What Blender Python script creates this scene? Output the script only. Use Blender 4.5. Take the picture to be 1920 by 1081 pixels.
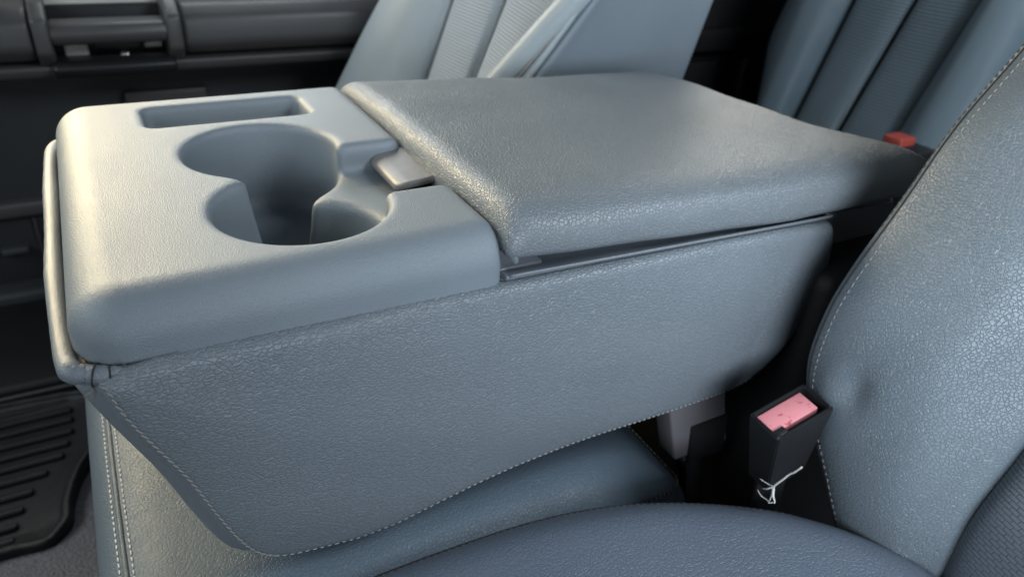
import bpy, bmesh, math, random
import numpy as np
from mathutils import Vector, Matrix, Quaternion

random.seed(4)
np.random.seed(4)
for _o in list(bpy.data.objects):
    bpy.data.objects.remove(_o)
scene = bpy.context.scene
COL = scene.collection

# ------------------------------------------------------------------ camera
# axes of the cab: +X to the rear of the vehicle, +Y to the passenger side, +Z up
cam_d = bpy.data.cameras.new('camera')
cam = bpy.data.objects.new('camera', cam_d)
COL.objects.link(cam)
cam.matrix_world = Matrix((
    (0.87510, 0.19979, -0.44077, 0.03525),
    (-0.48015, 0.47216, -0.73927, -0.34795),
    (0.06041, 0.85858, 0.50912, 0.22866),
    (0, 0, 0, 1)))
cam_d.sensor_width = 36.0
cam_d.lens = 25.69
cam_d.clip_start = 0.01
cam_d.clip_end = 50
cam_d.dof.use_dof = True
cam_d.dof.focus_distance = 0.44
cam_d.dof.aperture_fstop = 7.6
scene.camera = cam

# ------------------------------------------------------------------ light
world = bpy.data.worlds.new('World')
scene.world = world
world.use_nodes = True
bg = world.node_tree.nodes['Background']
bg.inputs['Color'].default_value = (0.62, 0.74, 0.95, 1)
bg.inputs['Strength'].default_value = 0.065


def window_light(name, loc, target, sx, sy, power, col, spread=180):
    d = bpy.data.lights.new(name, 'AREA')
    d.shape = 'RECTANGLE'
    d.size = sx
    d.size_y = sy
    d.energy = power
    d.color = col
    d.spread = math.radians(spread)
    o = bpy.data.objects.new(name, d)
    COL.objects.link(o)
    o.location = loc
    v = Vector(target) - Vector(loc)
    o.rotation_euler = v.to_track_quat('-Z', 'Y').to_euler()
    return o


# daylight through the glass of the cab
window_light('windshield_light', (-1.0, 0.32, 0.60), (0.3, 0.2, 0.0), 1.75, 0.55, 12.5, (0.86, 0.96, 1.0))
window_light('passenger_window_light', (0.30, 1.2, 0.46), (0.25, 0.1, 0.05), 0.46, 0.46, 4.5, (0.88, 0.95, 1.0))
window_light('passenger_window_sunny_light', (-0.30, 1.2, 0.48), (0.02, 0.1, 0.03), 0.68, 0.58, 3.6, (1.0, 0.84, 0.55), 64)
window_light('driver_window_light', (0.18, -0.92, 0.18), (0.64, 0.0, 0.02), 0.6, 0.28, 2.7, (0.79, 0.89, 1.0), 74)
window_light('rear_passenger_window_light', (1.75, 1.2, 0.42), (0.6, 0.1, 0.05), 0.6, 0.45, 8, (1.0, 0.97, 0.88))
window_light('rear_driver_window_light', (1.0, -0.6, 0.75), (1.3, 0.6, -0.1), 0.6, 0.4, 16, (0.80, 0.91, 1.0))

vs = scene.view_settings
vs.view_transform = 'Standard'
vs.look = 'None'
vs.exposure = 0.0
vs.gamma = 1.0
vs.use_curve_mapping = False
scene.render.engine = 'CYCLES'
scene.render.resolution_x = 1024
scene.render.resolution_y = 576


# ------------------------------------------------------------------ tagging
def tag(o, label=None, cat=None, group=None, kind=None):
    if label:
        o['label'] = label
    if cat:
        o['category'] = cat
    if group:
        o['group'] = group
    if kind:
        o['kind'] = kind
    return o


def thing(name, label, cat, loc, group=None):
    o = bpy.data.objects.new(name, None)
    COL.objects.link(o)
    o.location = loc
    o.empty_display_size = 0.05
    tag(o, label, cat, group)
    o['_loc'] = 0
    del o['_loc']
    return o


WLOC = {}


def setparent(o, p):
    if p is None:
        return
    o.parent = p
    m = Matrix.Translation(p.location) if p.parent is None else Matrix.Identity(4)
    o.matrix_parent_inverse = m.inverted()


def obj(name, verts, faces, mat, parent=None, smooth=True, uv=None):
    me = bpy.data.meshes.new(name)
    me.from_pydata([tuple(v) for v in verts], [], [tuple(f) for f in faces])
    me.update()
    if smooth:
        me.polygons.foreach_set('use_smooth', [True] * len(me.polygons))
    if uv is not None:
        l = me.uv_layers.new(name='UVMap')
        vi = np.empty(len(me.loops), dtype=np.int32)
        me.loops.foreach_get('vertex_index', vi)
        l.data.foreach_set('uv', np.asarray(uv, dtype=np.float32)[vi].ravel())
    me.materials.append(mat)
    o = bpy.data.objects.new(name, me)
    COL.objects.link(o)
    setparent(o, parent)
    return o


def obj_bm(name, bm, mat, parent=None, smooth=True):
    bmesh.ops.recalc_face_normals(bm, faces=bm.faces)
    me = bpy.data.meshes.new(name)
    bm.to_mesh(me)
    bm.free()
    if smooth:
        me.polygons.foreach_set('use_smooth', [True] * len(me.polygons))
        me.set_sharp_from_angle(angle=math.radians(45))
    me.materials.append(mat)
    o = bpy.data.objects.new(name, me)
    COL.objects.link(o)
    setparent(o, parent)
    return o


# ------------------------------------------------------------------ materials
def new_mat(name):
    m = bpy.data.materials.new(name)
    m.use_nodes = True
    nt = m.node_tree
    return m, nt, nt.nodes, nt.links, nt.nodes['Principled BSDF']


def N(nt, t, **kw):
    n = nt.nodes.new(t)
    for k, v in kw.items():
        setattr(n, k, v)
    return n


def leather(name, col, scale=(300, 300, 300), depth=0.0007, rough=0.42, warp=0.004, strength=0.8, wear=0.12, spec=0.5):
    m, nt, nodes, links, bsdf = new_mat(name)
    tc = N(nt, 'ShaderNodeTexCoord')
    nz = N(nt, 'ShaderNodeTexNoise')
    nz.inputs['Scale'].default_value = 60
    nz.inputs['Detail'].default_value = 3
    links.new(tc.outputs['Object'], nz.inputs['Vector'])
    sub = N(nt, 'ShaderNodeVectorMath', operation='SUBTRACT')
    links.new(nz.outputs['Color'], sub.inputs[0])
    sub.inputs[1].default_value = (0.5, 0.5, 0.5)
    mul = N(nt, 'ShaderNodeVectorMath', operation='SCALE')
    links.new(sub.outputs[0], mul.inputs[0])
    mul.inputs['Scale'].default_value = warp * 2
    add = N(nt, 'ShaderNodeVectorMath', operation='ADD')
    links.new(tc.outputs['Object'], add.inputs[0])
    links.new(mul.outputs[0], add.inputs[1])
    mp = N(nt, 'ShaderNodeMapping')
    mp.inputs['Scale'].default_value = scale
    links.new(add.outputs[0], mp.inputs['Vector'])
    vo = N(nt, 'ShaderNodeTexVoronoi', feature='DISTANCE_TO_EDGE')
    vo.inputs['Scale'].default_value = 1.0
    links.new(mp.outputs[0], vo.inputs['Vector'])
    mr = N(nt, 'ShaderNodeMapRange', interpolation_type='SMOOTHSTEP')
    mr.inputs['From Min'].default_value = 0.0
    mr.inputs['From Max'].default_value = 0.15
    links.new(vo.outputs['Distance'], mr.inputs['Value'])
    # the grain is stronger in some places than in others
    big = N(nt, 'ShaderNodeTexNoise')
    big.inputs['Scale'].default_value = 18
    big.inputs['Detail'].default_value = 2
    links.new(tc.outputs['Object'], big.inputs['Vector'])
    bm_ = N(nt, 'ShaderNodeMapRange')
    bm_.inputs['From Min'].default_value = 0.3
    bm_.inputs['From Max'].default_value = 0.7
    bm_.inputs['To Min'].default_value = 0.55
    bm_.inputs['To Max'].default_value = 1.0
    links.new(big.outputs['Fac'], bm_.inputs['Value'])
    mm = N(nt, 'ShaderNodeMath', operation='MULTIPLY')
    links.new(mr.outputs[0], mm.inputs[0])
    links.new(bm_.outputs[0], mm.inputs[1])
    fine = N(nt, 'ShaderNodeTexNoise')
    fine.inputs['Scale'].default_value = 700
    fine.inputs['Detail'].default_value = 2
    links.new(tc.outputs['Object'], fine.inputs['Vector'])
    ma = N(nt, 'ShaderNodeMath', operation='MULTIPLY_ADD')
    links.new(fine.outputs['Fac'], ma.inputs[0])
    ma.inputs[1].default_value = 0.10
    links.new(mm.outputs[0], ma.inputs[2])
    mp2 = N(nt, 'ShaderNodeMapping')
    mp2.inputs['Scale'].default_value = tuple(c * 1.9 for c in scale)
    mp2.inputs['Rotation'].default_value = (0.4, 0.3, 0.5)
    links.new(add.outputs[0], mp2.inputs['Vector'])
    vo2 = N(nt, 'ShaderNodeTexVoronoi', feature='DISTANCE_TO_EDGE')
    vo2.inputs['Scale'].default_value = 1.0
    links.new(mp2.outputs[0], vo2.inputs['Vector'])
    mr2 = N(nt, 'ShaderNodeMapRange', interpolation_type='SMOOTHSTEP')
    mr2.inputs['From Max'].default_value = 0.25
    mr2.inputs['To Max'].default_value = 0.14
    links.new(vo2.outputs['Distance'], mr2.inputs['Value'])
    ma2 = N(nt, 'ShaderNodeMath', operation='ADD')
    links.new(ma.outputs[0], ma2.inputs[0])
    links.new(mr2.outputs[0], ma2.inputs[1])
    bp = N(nt, 'ShaderNodeBump')
    bp.inputs['Strength'].default_value = strength
    bp.inputs['Distance'].default_value = depth
    links.new(ma2.outputs[0], bp.inputs['Height'])
    links.new(bp.outputs[0], bsdf.inputs['Normal'])
    # colour: creases a little darker pigment, soft large variation
    c2 = N(nt, 'ShaderNodeTexNoise')
    c2.inputs['Scale'].default_value = 9
    c2.inputs['Detail'].default_value = 5
    links.new(tc.outputs['Object'], c2.inputs['Vector'])
    rp = N(nt, 'ShaderNodeMix', data_type='RGBA')
    rp.inputs['A'].default_value = tuple(c * (1 - wear) for c in col) + (1,)
    rp.inputs['B'].default_value = tuple(c * (1 + wear) for c in col) + (1,)
    links.new(c2.outputs['Fac'], rp.inputs['Factor'])
    links.new(rp.outputs['Result'], bsdf.inputs['Base Color'])
    rr = N(nt, 'ShaderNodeMapRange')
    rr.inputs['To Min'].default_value = rough - 0.07
    rr.inputs['To Max'].default_value = rough + 0.09
    links.new(c2.outputs['Fac'], rr.inputs['Value'])
    links.new(rr.outputs[0], bsdf.inputs['Roughness'])
    bsdf.inputs['Specular IOR Level'].default_value = spec
    return m


def plastic(name, col, scale=900, depth=0.0003, rough=0.5, spec=0.5, strength=0.7, wear=0.08):
    m, nt, nodes, links, bsdf = new_mat(name)
    tc = N(nt, 'ShaderNodeTexCoord')
    vo = N(nt, 'ShaderNodeTexVoronoi', feature='SMOOTH_F1')
    vo.inputs['Scale'].default_value = scale
    links.new(tc.outputs['Object'], vo.inputs['Vector'])
    nz = N(nt, 'ShaderNodeTexNoise')
    nz.inputs['Scale'].default_value = scale * 0.7
    nz.inputs['Detail'].default_value = 2
    links.new(tc.outputs['Object'], nz.inputs['Vector'])
    ad = N(nt, 'ShaderNodeMath', operation='ADD')
    links.new(vo.outputs['Distance'], ad.inputs[0])
    links.new(nz.outputs['Fac'], ad.inputs[1])
    bp = N(nt, 'ShaderNodeBump')
    bp.inputs['Strength'].default_value = strength
    bp.inputs['Distance'].default_value = depth
    links.new(ad.outputs[0], bp.inputs['Height'])
    links.new(bp.outputs[0], bsdf.inputs['Normal'])
    c2 = N(nt, 'ShaderNodeTexNoise')
    c2.inputs['Scale'].default_value = 14
    c2.inputs['Detail'].default_value = 6
    links.new(tc.outputs['Object'], c2.inputs['Vector'])
    rp = N(nt, 'ShaderNodeMix', data_type='RGBA')
    rp.inputs['A'].default_value = tuple(c * (1 - wear) for c in col) + (1,)
    rp.inputs['B'].default_value = tuple(c * (1 + wear) for c in col) + (1,)
    links.new(c2.outputs['Fac'], rp.inputs['Factor'])
    links.new(rp.outputs['Result'], bsdf.inputs['Base Color'])
    rr = N(nt, 'ShaderNodeMapRange')
    rr.inputs['To Min'].default_value = rough - 0.08
    rr.inputs['To Max'].default_value = rough + 0.08
    links.new(c2.outputs['Fac'], rr.inputs['Value'])
    links.new(rr.outputs[0], bsdf.inputs['Roughness'])
    bsdf.inputs['Specular IOR Level'].default_value = spec
    return m


def plain(name, col, rough=0.5, metallic=0.0):
    m, nt, nodes, links, bsdf = new_mat(name)
    tc = N(nt, 'ShaderNodeTexCoord')
    nz = N(nt, 'ShaderNodeTexNoise')
    nz.inputs['Scale'].default_value = 120
    nz.inputs['Detail'].default_value = 4
    links.new(tc.outputs['Object'], nz.inputs['Vector'])
    rp = N(nt, 'ShaderNodeMix', data_type='RGBA')
    rp.inputs['A'].default_value = tuple(c * 0.85 for c in col) + (1,)
    rp.inputs['B'].default_value = tuple(min(1, c * 1.15) for c in col) + (1,)
    links.new(nz.outputs['Fac'], rp.inputs['Factor'])
    links.new(rp.outputs['Result'], bsdf.inputs['Base Color'])
    bsdf.inputs['Roughness'].default_value = rough
    bsdf.inputs['Metallic'].default_value = metallic
    return m


GREY = (0.152, 0.174, 0.193)
M = {}
M['panel'] = leather('console_leather', GREY, (240, 330, 440), 0.00052, 0.38, warp=0.0028)
M['lid'] = leather('lid_leather', (0.150, 0.170, 0.184), (370, 370, 370), 0.00054, 0.37, warp=0.0025)
M['seat'] = leather('seat_leather', (0.122, 0.148, 0.168), (330, 380, 380), 0.00050, 0.39, warp=0.002)
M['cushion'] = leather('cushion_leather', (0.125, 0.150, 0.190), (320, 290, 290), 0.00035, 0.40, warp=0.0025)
M['centre'] = leather('centre_cushion_shaded_leather', (0.085, 0.115, 0.145), (360, 360, 360), 0.00028, 0.48, warp=0.0025)  # same seat leather, darkened: the shade beside the console is in the colour
M['band'] = leather('band_leather', (0.15, 0.17, 0.19), (500, 500, 500), 0.00018, 0.42)
M['farseat_lit'] = leather('far_seat_lit_leather', (0.28, 0.315, 0.33), (300, 300, 300), 0.0002, 0.34)  # same leather as the other seats, lightened for the stronger light on it
M['rearseat'] = leather('rear_seat_leather', (0.115, 0.155, 0.18), (300, 300, 300), 0.0002, 0.38)
M['tray'] = plastic('tray_plastic', (0.175, 0.203, 0.225), 1600, 0.00040, 0.45)
M['trim'] = plastic('trim_plastic', (0.13, 0.145, 0.165), 900, 0.0003, 0.4)
M['black'] = plastic('black_plastic', (0.012, 0.012, 0.013), 800, 0.0002, 0.42)
M['deep'] = plastic('dark_plastic', (0.006, 0.006, 0.007), 800, 0.0002, 0.6)
M['door'] = plastic('door_plastic', (0.055, 0.052, 0.052), 500, 0.0003, 0.42)
M['doorlow'] = plastic('door_lower_plastic', (0.022, 0.023, 0.026), 500, 0.0003, 0.55)
M['beige'] = plastic('light_trim_plastic', (0.55, 0.53, 0.48), 500, 0.0002, 0.5)
M['bracket'] = plastic('bracket_plastic', (0.17, 0.18, 0.20), 800, 0.0003, 0.45)
M['mat'] = plastic('mat_rubber', (0.009, 0.009, 0.011), 500, 0.0005, 0.5)
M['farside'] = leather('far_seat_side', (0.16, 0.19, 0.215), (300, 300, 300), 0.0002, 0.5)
M['bracketlight'] = plastic('buckle_grey_plastic', (0.16, 0.15, 0.158), 800, 0.0003, 0.5)
M['doorgrey'] = plastic('door_grey_plastic', (0.045, 0.047, 0.052), 500, 0.0003, 0.5)
M['matrim_lit'] = plastic('mat_rim_lit_rubber', (0.05, 0.055, 0.055), 500, 0.0005, 0.4)  # mat rubber made lighter: the light caught by the rim is painted in
M['redplain'] = plain('red_plastic', (0.36, 0.06, 0.045), 0.45)
M['latch'] = plain('latch_plastic', (0.17, 0.165, 0.16), 0.42)
M['thread_dark'] = plain('dark_thread', (0.12, 0.11, 0.10), 0.8)
M['thread_grey'] = plain('grey_thread', (0.24, 0.23, 0.22), 0.8)
M['thread_mid'] = plain('mid_thread', (0.36, 0.35, 0.33), 0.8)
M['thread_light'] = plain('light_thread', (0.62, 0.61, 0.58), 0.8)
M['seam'] = plain('seam_shadow_thread', (0.02, 0.02, 0.022), 0.9)
M['metal'] = plain('buckle_metal', (0.75, 0.75, 0.74), 0.3, 0.9)


# ------------------------------------------------------------------ SDF tools
def smax(a, b, k):
    h = np.maximum(k - np.abs(a - b), 0.0) / k
    return np.maximum(a, b) + h * h * k * 0.25


def smin(a, b, k):
    h = np.maximum(k - np.abs(a - b), 0.0) / k
    return np.minimum(a, b) - h * h * k * 0.25


def rrect(x, y, x0, x1, y0, y1, r):
    qx = np.abs(x - (x0 + x1) / 2) - (x1 - x0) / 2 + r
    qy = np.abs(y - (y0 + y1) / 2) - (y1 - y0) / 2 + r
    return np.minimum(np.maximum(qx, qy), 0) + np.sqrt(np.maximum(qx, 0) ** 2 + np.maximum(qy, 0) ** 2) - r


def spoly(px, py, poly):
    px, py = np.broadcast_arrays(px, py)
    d = np.full(px.shape, 1e9)
    s = np.ones(px.shape)
    n = len(poly)
    for i in range(n):
        ax, ay = poly[i]
        bx, by = poly[i - 1]
        ex, ey = bx - ax, by - ay
        wx, wy = px - ax, py - ay
        t = np.clip((wx * ex + wy * ey) / (ex * ex + ey * ey + 1e-18), 0, 1)
        d = np.minimum(d, (wx - ex * t) ** 2 + (wy - ey * t) ** 2)
        c1 = py >= ay
        c2 = py < by
        c3 = ex * wy > ey * wx
        flip = (c1 & c2 & c3) | (~c1 & ~c2 & ~c3)
        s = np.where(flip, -s, s)
    return s * np.sqrt(d)


def rextrude(d2, w, r):
    a = d2 + r
    b = w + r
    return np.minimum(np.maximum(a, b), 0) + np.sqrt(np.maximum(a, 0) ** 2 + np.maximum(b, 0) ** 2) - r


def chaikin(p, it=2, closed=True):
    p = [np.array(q, float) for q in p]
    for _ in range(it):
        q = []
        n = len(p)
        rng = range(n) if closed else range(n - 1)
        if not closed:
            q.append(p[0])
        for i in rng:
            a, b = p[i], p[(i + 1) % n]
            q += [a * 0.75 + b * 0.25, a * 0.25 + b * 0.75]
        if not closed:
            q.append(p[-1])
        p = q
    return p


def grad(f, p, e=2e-4):
    x, y, z = p[:, 0], p[:, 1], p[:, 2]
    g = np.stack([f(x + e, y, z) - f(x - e, y, z), f(x, y + e, z) - f(x, y - e, z), f(x, y, z + e) - f(x, y, z - e)], 1) / (2 * e)
    return g


def project(f, p, it=4, lim=0.01):
    p = np.array(p, float)
    for _ in range(it):
        v = f(p[:, 0], p[:, 1], p[:, 2])
        g = grad(f, p)
        st = -v[:, None] * g / np.maximum((g * g).sum(1), 0.05)[:, None]
        ln = np.sqrt((st * st).sum(1))
        st *= np.minimum(1, lim / np.maximum(ln, 1e-9))[:, None]
        p = p + st
    return p


def nets(f, lo, hi, h):
    lo = np.array(lo, float)
    n = np.ceil((np.array(hi, float) - lo) / h).astype(int) + 1
    ax = [lo[i] + h * np.arange(n[i]) for i in range(3)]
    V = f(ax[0][:, None, None], ax[1][None, :, None], ax[2][None, None, :])
    V = np.array(np.broadcast_to(V, tuple(n)))
    S = V < 0
    c = np.zeros(tuple(n - 1), np.int8)
    for i in (0, 1):
        for j in (0, 1):
            for k in (0, 1):
                c += S[i:n[0] - 1 + i, j:n[1] - 1 + j, k:n[2] - 1 + k]
    act = np.argwhere((c > 0) & (c < 8))
    idx = -np.ones(tuple(n - 1), np.int64)
    idx[act[:, 0], act[:, 1], act[:, 2]] = np.arange(len(act))
    P = np.zeros((len(act), 3))
    W = np.zeros(len(act))
    cor = [(i, j, k) for i in (0, 1) for j in (0, 1) for k in (0, 1)]
    for a in cor:
        for d in range(3):
            if a[d] == 0:
                b = list(a)
                b[d] = 1
                va = V[act[:, 0] + a[0], act[:, 1] + a[1], act[:, 2] + a[2]]
                vb = V[act[:, 0] + b[0], act[:, 1] + b[1], act[:, 2] + b[2]]
                cr = (va < 0) != (vb < 0)
                t = np.where(cr, va / np.where(cr, va - vb, 1), 0)
                q = np.tile(np.array(a, float), (len(act), 1))
                q[:, d] += t
                P += q * cr[:, None]
                W += cr
    P = lo + (act + P / W[:, None]) * h
    faces = []
    for d in range(3):
        u, v = (d + 1) % 3, (d + 2) % 3
        sl0 = [slice(None)] * 3
        sl1 = [slice(None)] * 3
        sl0[d] = slice(0, n[d] - 1)
        sl1[d] = slice(1, n[d])
        A, B = S[tuple(sl0)], S[tuple(sl1)]
        e = np.argwhere(A != B)
        e = e[(e[:, u] > 0) & (e[:, v] > 0) & (e[:, u] < n[u] - 1) & (e[:, v] < n[v] - 1)]
        ins = A[e[:, 0], e[:, 1], e[:, 2]]

        def at(du, dv):
            q = e.copy()
            q[:, u] += du
            q[:, v] += dv
            return idx[q[:, 0], q[:, 1], q[:, 2]]
        a, b, c_, d_ = at(-1, -1), at(0, -1), at(0, 0), at(-1, 0)
        q = np.stack([a, b, c_, d_], 1)
        q[~ins] = q[~ins][:, ::-1]
        faces.append(q)
    F = np.concatenate(faces)
    P = project(f, P, 4, h)
    return P, F


def sdf_obj(name, f, lo, hi, h, mat, parent=None):
    P, F = nets(f, lo, hi, h)
    return obj(name, P, F.tolist(), mat, parent)


# ------------------------------------------------------------------ lofts
def cr(P, n):
    """Catmull-Rom through the points of axis 0, resampled to n."""
    P = np.asarray(P, float)
    m = len(P)
    t = np.linspace(0, m - 1, n)
    i = np.minimum(t.astype(int), m - 2)
    u = (t - i)
    sh = (n,) + (1,) * (P.ndim - 1)
    u = u.reshape(sh)

    def g(k):
        k = np.asarray(k)
        lowp = 2 * P[0] - P[1]
        hip = 2 * P[-1] - P[-2]
        ext = np.concatenate([lowp[None], P, hip[None]])
        return ext[k + 1]
    p0, p1, p2, p3 = g(i - 1), g(i), g(i + 1), g(i + 2)
    return 0.5 * (2 * p1 + (p2 - p0) * u + (2 * p0 - 5 * p1 + 4 * p2 - p3) * u * u + (3 * p1 - p0 - 3 * p2 + p3) * u ** 3)


def grid_normals(G):
    du = np.gradient(G, axis=1)
    dv = np.gradient(G, axis=0)
    n = np.cross(du, dv)
    return n / np.maximum(np.linalg.norm(n, axis=2, keepdims=True), 1e-9)


def loft(name, rows, nv, nu, mat, parent=None, sink=None, thick=0.03, flip=1, disp=None):
    """a closed padded panel through rows of points; sink=(depth,width) rolls the side edges under like a sewn seam"""
    G = cr(np.asarray(rows, float), nv)
    G = cr(np.swapaxes(G, 0, 1), nu)
    G = np.swapaxes(G, 0, 1)
    Nn = grid_normals(G) * flip
    L = np.concatenate([np.zeros((nv, 1)), np.cumsum(np.linalg.norm(np.diff(G, axis=1), axis=2), axis=1)], 1)
    H = np.concatenate([np.zeros((1, nu)), np.cumsum(np.linalg.norm(np.diff(G, axis=0), axis=2), axis=0)], 0)
    D = np.zeros((nv, nu))
    if sink:
        d, w = sink
        D -= d * (np.exp(-(L / w) ** 2) + np.exp(-((L[:, -1:] - L) / w) ** 2))
    G2 = G + Nn * D[..., None]
    if disp is not None:
        G2 = G2 + Nn * disp(G2)[..., None]
    back = G - Nn * thick
    V = np.concatenate([G2.reshape(-1, 3), back.reshape(-1, 3)])
    fs = []
    o = nv * nu
    for a in range(nv - 1):
        for b in range(nu - 1):
            q = [a * nu + b, a * nu + b + 1, (a + 1) * nu + b + 1, (a + 1) * nu + b]
            fs.append(q if flip > 0 else q[::-1])
            r = [k + o for k in q]
            fs.append(r[::-1] if flip > 0 else r)
    ring = [(0, b) for b in range(nu)] + [(a, nu - 1) for a in range(1, nv)] + [(nv - 1, b) for b in range(nu - 2, -1, -1)] + [(a, 0) for a in range(nv - 2, 0, -1)]
    rid = [a * nu + b for a, b in ring]
    for k in range(len(rid)):
        p, q = rid[k], rid[(k + 1) % len(rid)]
        fs.append([q, p, p + o, q + o] if flip > 0 else [p, q, q + o, p + o])
    uv = np.concatenate([np.stack([L, H], 2).reshape(-1, 2)] * 2)
    ob = obj(name, V, fs, mat, parent, uv=uv)
    return ob, G2, Nn


# ------------------------------------------------------------------ small shapes
def bbox_bm(x0, x1, y0, y1, z0, z1, r=0.003, seg=3):
    bm = bmesh.new()
    bmesh.ops.create_cube(bm, size=1)
    for v in bm.verts:
        v.co = Vector(((x0 + x1) / 2 + v.co.x * (x1 - x0), (y0 + y1) / 2 + v.co.y * (y1 - y0), (z0 + z1) / 2 + v.co.z * (z1 - z0)))
    if r > 0:
        bmesh.ops.bevel(bm, geom=list(bm.edges), offset=r, segments=seg, profile=0.5, affect='EDGES')
    return bm


def rbox(name, x0, x1, y0, y1, z0, z1, mat, parent=None, r=0.003, seg=3):
    return obj_bm(name, bbox_bm(x0, x1, y0, y1, z0, z1, r, seg), mat, parent)


def prism_x(name, prof, x0, x1, mat, parent=None, r=0.004, seg=3):
    """profile of (y,z) points run along X, edges rounded"""
    bm = bmesh.new()
    a = [bm.verts.new((x0, y, z)) for y, z in prof]
    b = [bm.verts.new((x1, y, z)) for y, z in prof]
    bm.faces.new(a)
    bm.faces.new(b[::-1])
    n = len(prof)
    for i in range(n):
        bm.faces.new((a[i], a[(i + 1) % n], b[(i + 1) % n], b[i]))
    if r > 0:
        bmesh.ops.bevel(bm, geom=list(bm.edges), offset=r, segments=seg, profile=0.5, affect='EDGES')
    return obj_bm(name, bm, mat, parent)


def tube(name, pts, rad, mat, parent=None, ns=8):
    P = np.asarray(pts, float)
    n = len(P)
    T = np.gradient(P, axis=0)
    T /= np.linalg.norm(T, axis=1, keepdims=True)
    rad = np.broadcast_to(np.asarray(rad, float), (n,))
    ref = np.array([0.31, 0.2, 0.93])
    V, F = [], []
    for i in range(n):
        a = np.cross(T[i], ref)
        a /= np.linalg.norm(a)
        b = np.cross(T[i], a)
        for k in range(ns):
            t = 2 * math.pi * k / ns
            V.append(P[i] + rad[i] * (math.cos(t) * a + math.sin(t) * b))
    for i in range(n - 1):
        for k in range(ns):
            F.append((i * ns + k, i * ns + (k + 1) % ns, (i + 1) * ns + (k + 1) % ns, (i + 1) * ns + k))
    F.append(tuple(range(ns))[::-1])
    F.append(tuple((n - 1) * ns + k for k in range(ns)))
    return obj(name, V, F, mat, parent)


def stitch_mesh(mat):
    V, F = [], []
    xs = (-0.5, -0.36, 0.0, 0.36, 0.5)
    rs = (0.12, 0.8, 1.0, 0.8, 0.12)
    for x, r in zip(xs, rs):
        for k in range(6):
            t = 2 * math.pi * k / 6
            V.append((x, r * math.cos(t) * 0.5, r * math.sin(t) * 0.5))
    for i in range(4):
        for k in range(6):
            F.append((i * 6 + k, i * 6 + (k + 1) % 6, (i + 1) * 6 + (k + 1) % 6, (i + 1) * 6 + k))
    F.append(tuple(range(6))[::-1])
    F.append(tuple(24 + k for k in range(6)))
    me = bpy.data.meshes.new('stitch')
    me.from_pydata(V, [], F)
    me.polygons.foreach_set('use_smooth', [True] * len(me.polygons))
    me.materials.append(mat)
    return me


def resample(P, step):
    P = np.asarray(P, float)
    L = np.concatenate([[0], np.cumsum(np.linalg.norm(np.diff(P, axis=0), axis=1))])
    n = max(2, int(round(L[-1] / step)) + 1)
    t = np.linspace(0, L[-1], n)
    return np.stack([np.interp(t, L, P[:, k]) for k in range(3)], 1)


def stitches(path, normals, mesh, parent, length, thick, pitch, slant=0.0, lift=0.0, limit=150):
    """single thread stitches along a path, each an object of its own"""
    P = np.asarray(path, float)
    Nn = np.broadcast_to(np.asarray(normals, float), P.shape)
    Q = resample(P, pitch)
    L = np.concatenate([[0], np.cumsum(np.linalg.norm(np.diff(P, axis=0), axis=1))])
    LQ = np.linspace(0, L[-1], len(Q))
    NQ = np.stack([np.interp(LQ, L, Nn[:, k]) for k in range(3)], 1)
    for i in range(min(len(Q) - 1, limit)):
        a, b = Vector(Q[i]), Vector(Q[i + 1])
        t = (b - a).normalized()
        n = Vector(NQ[i]).normalized()
        n = (n - t * n.dot(t)).normalized()
        s = n.cross(t)
        ang = slant + random.uniform(-0.08, 0.08)
        t2 = t * math.cos(ang) + s * math.sin(ang)
        s2 = n.cross(t2)
        o = bpy.data.objects.new('stitch', mesh)
        COL.objects.link(o)
        m = Matrix((t2, s2, n)).transposed().to_4x4()
        m.translation = (a + b) / 2 + n * lift
        setparent(o, parent)
        k = random.uniform(0.85, 1.1)
        o.matrix_basis = m @ Matrix.Diagonal((length * k, thick, thick, 1))


ST_DARK = stitch_mesh(M['thread_dark'])
ST_GREY = stitch_mesh(M['thread_grey'])
ST_LIGHT = stitch_mesh(M['thread_light'])
ST_MID = stitch_mesh(M['thread_mid'])

# ================================================================== SETTING
# carpeted floor pan with the hump beside the seat base
def carpet_mat():
    m, nt, nodes, links, bsdf = new_mat('carpet')
    tc = N(nt, 'ShaderNodeTexCoord')
    a = N(nt, 'ShaderNodeTexNoise')
    a.inputs['Scale'].default_value = 300
    a.inputs['Detail'].default_value = 4
    links.new(tc.outputs['Object'], a.inputs['Vector'])
    rp = N(nt, 'ShaderNodeMix', data_type='RGBA')
    rp.inputs['A'].default_value = (0.05, 0.05, 0.055, 1)
    rp.inputs['B'].default_value = (0.30, 0.29, 0.32, 1)
    links.new(a.outputs['Fac'], rp.inputs['Factor'])
    links.new(rp.outputs['Result'], bsdf.inputs['Base Color'])
    bp = N(nt, 'ShaderNodeBump')
    bp.inputs['Distance'].default_value = 0.008
    links.new(a.outputs['Fac'], bp.inputs['Height'])
    links.new(bp.outputs[0], bsdf.inputs['Normal'])
    bsdf.inputs['Roughness'].default_value = 0.95
    return m


M['carpet'] = carpet_mat()
nx, ny = 90, 120
gx = np.linspace(-0.7, 1.9, nx)
gy = np.linspace(-0.9, 1.02, ny)
GX, GY = np.meshgrid(gx, gy, indexing='ij')
GZ = -0.515 + 0.035 * np.exp(-((GY - 0.30) / 0.10) ** 2) + 0.004 * np.sin(GX * 31) * np.sin(GY * 23)
vv = np.stack([GX, GY, GZ], 2).reshape(-1, 3)
ff = [(i * ny + j, (i + 1) * ny + j, (i + 1) * ny + j + 1, i * ny + j + 1) for i in range(nx - 1) for j in range(ny - 1)]
car = obj('carpet_floor', vv, ff, M['carpet'])
tag(car, kind='structure')

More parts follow.
